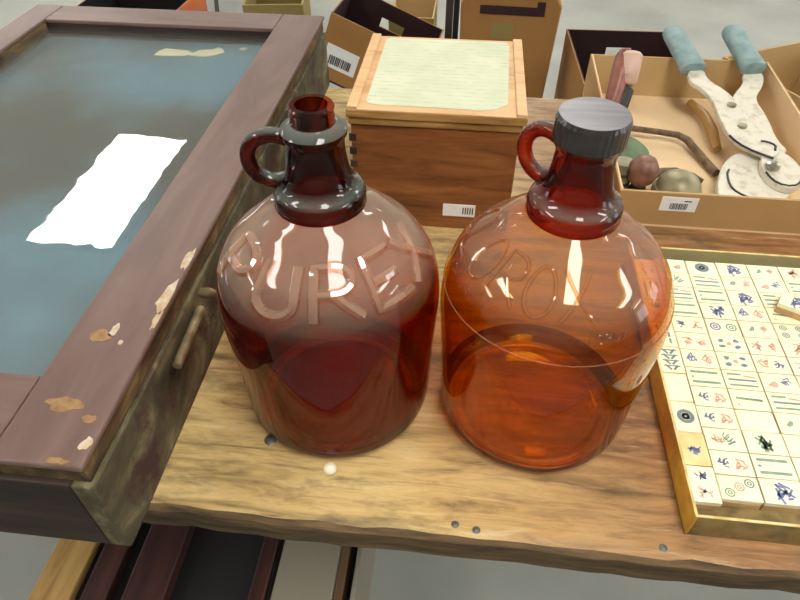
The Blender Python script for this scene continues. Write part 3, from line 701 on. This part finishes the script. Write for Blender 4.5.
# dull metal dome
t = empty('metal_dome', (.2985, .758, .0032), 'dull round metal dome between the knob and the white cutters', 'dome')
MB().lathe([(.0, .0), (.031, .0), (.033, .003), (.033, .012), (.030, .016), (0, .016)], M['tin'], 40).build('dome_rim', t, smooth=True)
MB().lathe([(.0295, .016), (.028, .024), (.023, .031), (.015, .036), (.007, .0378), (0, .0382)], M['lens'], 40).build('dome_cap', t, smooth=True)
b = MB().tube([(.272 - .3, .79 - .8, .012), (.285 - .3, .803 - .8, .016), (.305 - .3, .806 - .8, .016), (.33 - .3, .800 - .8, .012), (.342 - .3, .792 - .8, .009)], [.004, .005, .005, .005, .004], M['rod'], 10)
tag(b.build('metal_hoop', loc=(.3, .8, 0), smooth=True), 'curved brown metal piece lying behind the dull dome', 'metal piece')
# green enamel piece
b = MB(); b.prism(rounded([(-.030, -.012), (-.012, -.022), (.010, -.018), (.022, -.002), (.016, .030), (-.002, .052), (-.022, .056)]), 0, .014, M['green'])
tag(b.build('green_fitting', loc=(.258, .850, .003), bevel=.003), 'rounded green enamel fitting behind the wooden knob', 'fitting')
# tin with dark marks
t = empty('tin_container', (.2235, .775, .003), 'pale tin container with dark bands between orange jug and knob', 'tin')
MB().lathe([(0, 0), (.0135, 0), (.0145, .002), (.0145, .040), (.0135, .042), (0, .042)], M['tin'], 30).build('tin_body', t, smooth=True)
b = MB()
for z in (.010, .024): b.lathe([(.0147, z), (.0149, z), (.0149, z + .005), (.0147, z + .005)], M['ink'], 30, close=True, a0=0, a1=2 * PI)
b.build('dark_band', t)
# amber handle under the cutters
b = MB(); P = [(.376, 1.030, .013), (.3880, .985, .014), (.3890, .935, .014), (.3830, .880, .012)]
tag(b.tube([(x - .384, y - .95, z) for x, y, z in P], [.006, .0075, .0075, .006], M['amberhandle'], 14).build('file_grip', loc=(.384, .95, 0), smooth=True),
    'amber coloured wooden grip lying under the left arm of the cutters', 'tool')

# ------------------------------------------------------------------ box of mahjong tiles
MX0, MX1, MY0, MY1, MZ = .2085, .470, .2635, .606, .030
mj = empty('tile_box', ((MX0 + MX1) / 2, (MY0 + MY1) / 2, 0), 'shallow gold card box full of cream mahjong tiles', 'box')
ex, ey = (MX1 - MX0) / 2, (MY1 - MY0) / 2; q = .0022
def wall_quad(b, ax0, ax1, ay0, ay1, z1):
    pass
MB().box(-ex, ex, -ey, ey, 0, .002, M['goldfront']).build('box_bottom', mj)
b = MB(); b.box(-ex + q, ex - q, -ey, -ey + q, .002, MZ - .001, M['goldfront']); b.box(-ex + q, ex - q, -ey, -ey + q, MZ - .001, MZ, M['rim']); b.build('box_wall', mj)
b = MB(); b.box(-ex + q, ex - q, ey - q, ey, .002, MZ + .002, M['mjin']); b.box(-ex + q, ex - q, ey - q, ey, MZ + .002, MZ + .003, M['rim']); b.build('box_wall', mj)
for s in (-1, 1):
    xa, xb = (-ex, -ex + q) if s < 0 else (ex - q, ex)
    b = MB(); b.box(xa, xb, -ey, ey, .002, MZ - .001, M['gold']); b.box(xa, xb, -ey, ey, MZ - .001, MZ, M['rim']); b.build('box_wall', mj)
MB().box(-ex + q, ex - q, -ey + q + .0005, ey - q - .0005, .002, .0145, M['goldfront']).build('card_insert', mj)
TL, TW, TT = .0333, .0225, .0125     # tile length, width, thickness
random.seed(11)
def blob(b, cx, cy, r, mat, z, n=9, sq=1.0, rot=0):
    pts = []
    for k in range(n):
        a = 2 * PI * k / n; rr = r * random.uniform(.6, 1.15); px, py = rr * math.cos(a), rr * sq * math.sin(a)
        pts.append((cx + px * math.cos(rot) - py * math.sin(rot), cy + px * math.sin(rot) + py * math.cos(rot)))
    b.prism(pts, z, z + .00015, mat)
def stroke(b, x0, y0, x1, y1, wd, mat, z):
    dx, dy = x1 - x0, y1 - y0; l = math.hypot(dx, dy) or 1; nx, ny = -dy / l * wd / 2, dx / l * wd / 2
    b.prism([(x0 + nx, y0 + ny), (x0 - nx, y0 - ny), (x1 - nx, y1 - ny), (x1 + nx, y1 + ny)], z, z + .00015, mat)
def ring(b, cx, cy, r, mat, z, inner=True):
    n = 20
    for r0, r1 in ((r * .72, r), (r * .22, r * .48)):
        vs = []; fs = []
        for k in range(n):
            a = 2 * PI * k / n
            for rr in (r0, r1): vs.append((cx + rr * math.cos(a), cy + rr * math.sin(a), z + .00015))
        for k in range(n):
            k2 = (k + 1) % n; fs.append((k * 2, k * 2 + 1, k2 * 2 + 1, k2 * 2))
        b.add(vs, fs, mat)
def scribble(b, cx, cy, s, mat, z, n=7):
    for _ in range(n + 3):
        a = random.uniform(0, PI); l = s * random.uniform(.35, .8); x = cx + random.uniform(-.45, .45) * s; y = cy + random.uniform(-.5, .5) * s
        stroke(b, x - l * math.cos(a) / 2, y - l * math.sin(a) / 2, x + l * math.cos(a) / 2, y + l * math.sin(a) / 2, s * .15, mat, z)
# tile drawn lying landscape (length along x), mark coordinates in that frame
def tile_mesh(kind, old=False):
    b = MB(); hx_, hy_ = TL / 2, TW / 2
    b.box(-hx_, hx_, -hy_, hy_, 0, .0075, M['bamboo']); b.box(-hx_, hx_, -hy_, hy_, .0075, TT, M['ivory_old' if old else 'ivory'])
    z = TT + .0001; B_, G_, R_, D_ = M['ink_blue'], M['ink_green'], M['ink_red'], M['ink_teal']
    if kind == 'one circle':
        for r in (.0078, .0058, .0036): ring(b, 0, 0, r, D_, z)
    elif kind == 'three circles':
        ring(b, -.009, -.005, .0042, G_, z); ring(b, .000, .001, .0042, R_, z); ring(b, .009, .005, .0042, D_, z)
    elif kind == 'two circles':
        ring(b, -.008, 0, .0055, B_, z); ring(b, .008, 0, .0055, G_, z)
    elif kind == 'four circles':
        for sx in (-1, 1):
            for sy in (-1, 1): ring(b, sx * .008, sy * .0052, .0038, D_ if sx * sy > 0 else G_, z)
    elif kind == 'character':
        scribble(b, -.007, 0, .0085, B_, z, 7); scribble(b, .0075, 0, .009, R_, z, 7)
    elif kind == 'red character':
        scribble(b, -.007, 0, .0085, R_, z, 7); scribble(b, .0075, 0, .008, R_, z, 6)
    elif kind == 'two bamboo bars':
        stroke(b, -.013, -.0062, .013, -.0062, .0028, G_, z); stroke(b, -.013, .0062, .013, .0062, .0028, G_, z); blob(b, -.0115, .0, .0014, D_, z)
    elif kind == 'three bamboo bars':
        stroke(b, -.013, .0068, .0, .0068, .0022, G_, z); stroke(b, -.013, .0, .0132, .0, .0022, D_, z); stroke(b, -.013, -.0066, .0132, -.0066, .0022, G_, z); stroke(b, .002, .0055, .013, .004, .0018, R_, z)
    elif kind == 'one bamboo bar':
        stroke(b, -.012, .0015, .012, .0, .0026, G_, z); stroke(b, .004, .0012, .012, .0006, .0016, D_, z); blob(b, -.011, -.006, .0013, R_, z)
    elif kind == 'six bamboo bars':
        for x in (-.009, 0, .009):
            for y in (-.005, .005): stroke(b, x - .0036, y, x + .0036, y, .0026, D_ if x == 0 else G_, z)
    elif kind == 'eight dark bars':
        for x in (-.0105, -.0035, .0035, .0105):
            stroke(b, x - .003, -.006, x + .003, -.001, .0022, D_, z); stroke(b, x - .003, .006, x + .003, .001, .0022, D_, z); stroke(b, x - .002, -.008, x - .002, .008, .0014, D_, z)
    elif kind == 'flower':
        scribble(b, -.006, .001, .009, R_, z, 5); scribble(b, .003, .003, .008, G_, z, 4); stroke(b, .002, -.005, .009, -.001, .0018, D_, z)
    elif kind == 'flower and bird':
        blob(b, -.006, -.002, .0055, R_, z, 9, .7); scribble(b, .006, .002, .008, B_, z, 6)
    elif kind == 'green figure':
        scribble(b, 0, 0, .014, G_, z, 9); scribble(b, .001, 0, .008, B_, z, 4)
    elif kind == 'blue figure':
        scribble(b, 0, 0, .013, B_, z, 10)
    elif kind == 'blue flower':
        blob(b, .002, .001, .004, B_, z, 8); scribble(b, .002, 0, .008, B_, z, 4)
    elif kind == 'red figure':
        scribble(b, 0, 0, .012, R_, z, 9)
    elif kind == 'cross flowers':
        for sx in (-1, 1):
            for sy in (-1, 1): blob(b, sx * .0075, sy * .004, .0034, D_ if sx < 0 else B_, z, 8, .8)
        blob(b, 0, 0, .003, R_, z)
    elif kind == 'green leaf':
        blob(b, -.006, 0, .005, G_, z, 8, .5, .9); scribble(b, .008, .001, .008, R_, z, 6)
    return b
protos = {}
ZT = .0147
ordn = ['first', 'second', 'third', 'fourth', 'fifth', 'sixth', 'seventh', 'eighth', 'ninth', 'tenth', 'eleventh', 'twelfth', 'thirteenth', 'fourteenth']
def place_tile(kind, x, y, rz, label, old=False, z=ZT):
    key = (kind, old, random.randrange(3))
    if key not in protos:
        o = tile_mesh(kind, old).build('mahjong_tile', loc=(x, y, z), bevel=.0011)
        protos[key] = o
    else:
        o = protos[key].copy(); COL.objects.link(o); o.location = (x, y, z)
    o.rotation_euler = (0, 0, rz)
    tag(o, label, 'mahjong tile', 'mahjong tiles in the gold box')
    return o
word = {'blank': 'blank cream tile'}
def desc(kind): return 'blank cream mahjong tile' if kind == 'blank' else 'cream mahjong tile with ' + kind
# left column, upright tiles
colA = [('character', 0), ('blue flower', 1), ('one circle', 0), ('blank', 0), ('eight dark bars', 0), ('six bamboo bars', 0), ('character', 0), ('three bamboo bars', 0), ('flower', 0)]
y = .2790
for i, (k_, old) in enumerate(colA):
    place_tile(k_, .2112 + TW / 2 + .0003, y + TL / 2, -PI / 2 + random.uniform(-.012, .012), desc(k_) + (', stained yellow' if old else '') + ', upright, ' + ordn[i] + ' from front in left column', bool(old))
    y += TL + .0011
grid = [
 ['three circles', 'blue figure', 'flower', 'character', 'two circles', 'blank'],
 ['character', 'two bamboo bars', 'character', 'blue figure', 'flower', 'two circles'],
 ['flower', 'green figure', 'blue flower', 'four circles', 'character', 'flower'],
 ['character', 'blank', 'green leaf', 'one bamboo bar', 'two circles', 'character'],
 ['character', 'one bamboo bar', 'three bamboo bars', 'character', 'flower', 'blank'],
 ['two bamboo bars', 'three bamboo bars', 'flower and bird', 'four circles', 'green figure', 'flower'],
 ['character', 'cross flowers', 'character', 'red character', 'two bamboo bars', 'character'],
 ['red character', 'cross flowers', 'red character', 'red figure', 'three bamboo bars', 'character'],
 ['character', 'two circles', 'green leaf', 'four circles', 'flower', 'character'],
 ['two bamboo bars', 'blue figure', 'character', 'one bamboo bar', 'character', 'two circles'],
 ['three bamboo bars', 'two bamboo bars', 'blue figure', 'three bamboo bars', 'one bamboo bar', 'character'],
 ['flower', 'three bamboo bars', 'green leaf', 'flower and bird', 'two bamboo bars', 'flower'],
 ['red character', 'one circle', 'blue figure', 'green leaf', 'red figure', 'two bamboo bars'],
]
for r_, row in enumerate(grid):
    for c_, k_ in enumerate(row):
        x = .2350 + TL / 2 + c_ * (TL + .0013) + random.uniform(-.0002, .0002); y = .2838 + TW / 2 + r_ * (TW + .0012)
        place_tile(k_, x, y, random.uniform(-.008, .008) + (PI if random.random() < .3 and k_ == 'character' else 0), desc(k_) + ', ' + 'row ' + str(r_ + 1) + ' from front, ' + ordn[c_] + ' sideways tile')
# loose tile on top of the others
place_tile('blue figure', .3660, .5160, math.radians(-28), 'loose cream mahjong tile lying crooked on top of the others', z=ZT + TT + .0006)

# ------------------------------------------------------------------ things on the floor behind the table
def obox(name, origin, ex_, ey_, ez_, label, cat, mat_out, mat_in, hole=None, open_top=True, t=.008):
    """open carton built from panels along three edge vectors"""
    o = empty(name, origin, label, cat)
    ex_, ey_, ez_ = Vector(ex_), Vector(ey_), Vector(ez_)
    LX, LY, LZ = ex_.length, ey_.length, ez_.length
    T = Matrix((ex_.normalized(), ey_.normalized(), ez_.normalized())).transposed().to_4x4()
    def panel(nm, x0, x1, y0, y1, z0, z1, axis, side):
        b = MB(); 
        if axis == 'x':
            xm = (x0 + x1) / 2
            b.box(x0, xm, y0, y1, z0, z1, mat_out if side < 0 else mat_in, T); b.box(xm, x1, y0, y1, z0, z1, mat_in if side < 0 else mat_out, T)
        else:
            ym = (y0 + y1) / 2
            b.box(x0, x1, y0, ym, z0, z1, mat_out if side < 0 else mat_in, T); b.box(x0, x1, ym, y1, z0, z1, mat_in if side < 0 else mat_out, T)
        return b
    MB().box(0, LX, 0, LY, 0, t, mat_in, T).build('carton_bottom', o)
    panel('w', 0, LX, 0, t, t, LZ, 'y', -1).build('carton_wall', o)
    if hole:
        u0, u1, z0, z1 = hole
        b = MB()
        for m_, ya, yb in ((mat_in, LY - t, LY - t / 2), (mat_out, LY - t / 2, LY)):
            b.box(0, u0, ya, yb, t, LZ, m_, T); b.box(u1, LX, ya, yb, t, LZ, m_, T); b.box(u0, u1, ya, yb, t, z0, m_, T); b.box(u0, u1, ya, yb, z1, LZ, m_, T)
        b.build('carton_wall', o)
    else: panel('w', 0, LX, LY - t, LY, t, LZ, 'y', 1).build('carton_wall', o)
    panel('w', 0, t, t, LY - t, t, LZ, 'x', -1).build('carton_wall', o)
    panel('w', LX - t, LX, t, LY - t, t, LZ, 'x', 1).build('carton_wall', o)
    return o, T
F_ = FLOOR + .002
# A: open carton, tipped and turned, with a barcode sticker
def frame(yaw, roll, pitch):
    Rm = Matrix.Rotation(math.radians(yaw), 3, 'Z') @ Matrix.Rotation(math.radians(roll), 3, 'Y') @ Matrix.Rotation(math.radians(pitch), 3, 'X')
    return Rm @ Vector((1, 0, 0)), Rm @ Vector((0, 1, 0)), Rm @ Vector((0, 0, 1))
ax, ay, az = frame(-6, 21, 0)
oA, TA = obox('cardboard_box', (-.60, 2.34, F_ + .18), ax * .40, ay * .30, az * .26, 'tipped open brown carton with a white barcode sticker behind the wooden box', 'box', M['kraft_brown'], M['kraft_dark'], hole=(.15, .25, .16, .20))
b = MB(); b.box(.02, .15, -.002, 0, .06, .15, M['label'], TA); st = b.build('barcode_sticker', oA)
b = MB(); random.seed(9); x = .04
while x < .13:
    wd = random.choice((.002, .004, .005)); b.box(x, x + wd, -.004, -.002, .075, .11, M['ink'], TA); x += wd + random.choice((.002, .004))
b.build('barcode', st)

# B: closed brown carton standing on end behind the wooden box
oB = empty('cardboard_box', (.140, 2.42, F_), 'upright closed brown carton with a slot handle behind the wooden box', 'box')
TB = Matrix.Rotation(math.radians(-3), 4, 'Z') @ Matrix.Rotation(math.radians(-6), 4, 'X')
w2, hh = .185, .46
poly = [(-w2 + .02, .0), (w2 - .02, 0), (w2 + .005, hh - .03), (w2 - .015, hh), (-w2 + .03, hh), (-w2 - .0, hh - .03)]
TR = Matrix.Rotation(math.radians(90), 4, 'X')
MB().prism(poly, -.14, 0, M['kraft_brown'], TB @ TR).build('carton_body', oB, bevel=.006)
b = MB(); b.box(-.11, .13, -.0035, .0, hh - .065, hh - .035, M['kraft_dark'], TB); b.box(.10, .13, -.0035, 0, hh - .04, hh - .015, M['kraft_dark'], TB)
b.build('handle_slot', oB)
b = MB(); b.box(-.06, .02, -.002, 0, hh - .15, hh - .095, M['olive'], TB); b.build('flap_patch', oB)
b = MB(); b.box(.04, .19, -.03, -.002, .0, .02, M['legblack']); b.build('base_strip', oB)

# C: open carton with maroon inside, behind the tool tray
ax, ay, az = frame(2, 0, 0)
obox('cardboard_box', (.40, 2.10, F_), ax * .46, ay * .50, az * .30, 'open carton with dark maroon inside and hand hole behind the tool tray', 'box', M['kraft_brown'], M['kraft_dark'], hole=(.17, .27, .20, .235))
# D: carton at the right edge
ax, ay, az = frame(28, 0, 0)
obox('cardboard_box', (1.13, 2.02, F_), ax * .45, ay * .42, az * .30, 'brown carton on the floor at the far right edge', 'box', M['kraft'], M['kraft_in'])
# E: orange brown carton at the far left
ax, ay, az = frame(-2, 0, 0)
obox('cardboard_box', (-1.72, 2.66, F_), ax * .46, ay * .34, az * .28, 'orange brown carton with dark inside beyond the display case', 'box', M['rust'], M['blackfill'])
# F: olive carton between the case and the tipped carton
ax, ay, az = frame(8, 0, 0)
obox('cardboard_box', (-.98, 2.72, F_), ax * .26, ay * .30, az * .30, 'olive brown carton between display case and tipped carton', 'box', M['olive'], M['olive'])
# G: pale tan carton between A and the pole
ax, ay, az = frame(0, 0, 0)
obox('cardboard_box', (-.36, 2.82, F_), ax * .20, ay * .25, az * .24, 'tan carton between tipped carton and the metal leg', 'box', M['olive'], M['kraft_in'])
# metal chair legs
b = empty('metal_stand', (-.088, 3.0, F_), 'grey and black metal stand leg between the two cartons', 'stand')
MB().box(-.028, .006, -.015, .015, 0, .60, M['legmetal']).build('leg', b, bevel=.003)
MB().box(.008, .034, -.016, .016, 0, .60, M['legblack']).build('rubber_strip', b, bevel=.003)
MB().box(-.06, .06, -.06, .06, 0, .02, M['legblack']).build('foot', b, bevel=.004)
b = empty('folding_chair', (-1.42, 3.45, F_), 'dark metal folding chair legs seen beyond the display case', 'chair')
MB().tube([(-.10, .1, .62), (-.04, -.1, .3), (.02, -.25, 0.01)], .011, M['legmetal'], 10).build('leg', b, smooth=True)
MB().tube([(.10, .1, .62), (.10, -.1, .3), (.12, -.25, 0.01)], .011, M['legmetal'], 10).build('leg', b, smooth=True)
MB().box(-.2, .2, -.1, .25, .42, .45, M['legmetal']).build('seat', b, bevel=.01)

# ------------------------------------------------------------------ things on the floor under the table front
def lying(name, poly, z0, z1, mat, label, cat, group=None):
    c = (sum(p[0] for p in poly) / len(poly), sum(p[1] for p in poly) / len(poly))
    o = MB().prism([(x - c[0], y - c[1]) for x, y in poly], 0, z1 - z0, mat).build(name, loc=(c[0], c[1], z0), bevel=.003); return tag(o, label, cat, group)
lying('wooden_board', [(-.612, .20), (-.548, .20), (-.548, 1.0), (-.612, 1.0)], -.52, -.50, M['tan_plank'], 'pale tan board on the black bin, leftmost under the table', 'board')
lying('wooden_board', [(-.53, .20), (-.49, .20), (-.49, .98), (-.53, .98)], -.52, -.495, M['dark_plank'], 'dark red board second from the left under the table', 'board')
lying('wooden_board', [(-.465, .20), (-.40, .20), (-.40, .96), (-.465, .96)], -.52, -.490, M['dark_plank'], 'dark red board third from the left under the table', 'board')
lying('wooden_board', [(-.275, .20), (-.25, .20), (-.25, .96), (-.275, .96)], -.52, -.500, M['dark_plank'], 'narrow dark red board beside the grey box under the table', 'board')
t = empty('void_bin', (-.43, .62, FLOOR), 'black bin added for the dark voids between boards under the table', 'bin')
MB().box(-.195, .188, -.44, .36, 0.0, .229, M['blackfill']).build('bin_body', t, bevel=.01)  # solid black block, added so the space between boards looks shaded
t = empty('panelled_box', (-.18, .62, FLOOR), 'grey panelled box with brown edge strip under the table', 'box')
MB().box(-.06, .035, -.44, .3, 0, .25, M['greycard']).build('box_body', t, bevel=.003)
MB().box(.036, .050, -.44, .3, 0, .25, M['trim']).build('edge_strip', t, bevel=.002)
MB().box(.062, .070, -.44, .3, 0, .25, M['greycard']).build('side_panel', t, bevel=.002)
MB().box(.051, .061, -.44, .3, 0, .2, M['blackfill']).build('side_gap', t)  # black filler drawn as the dark gap
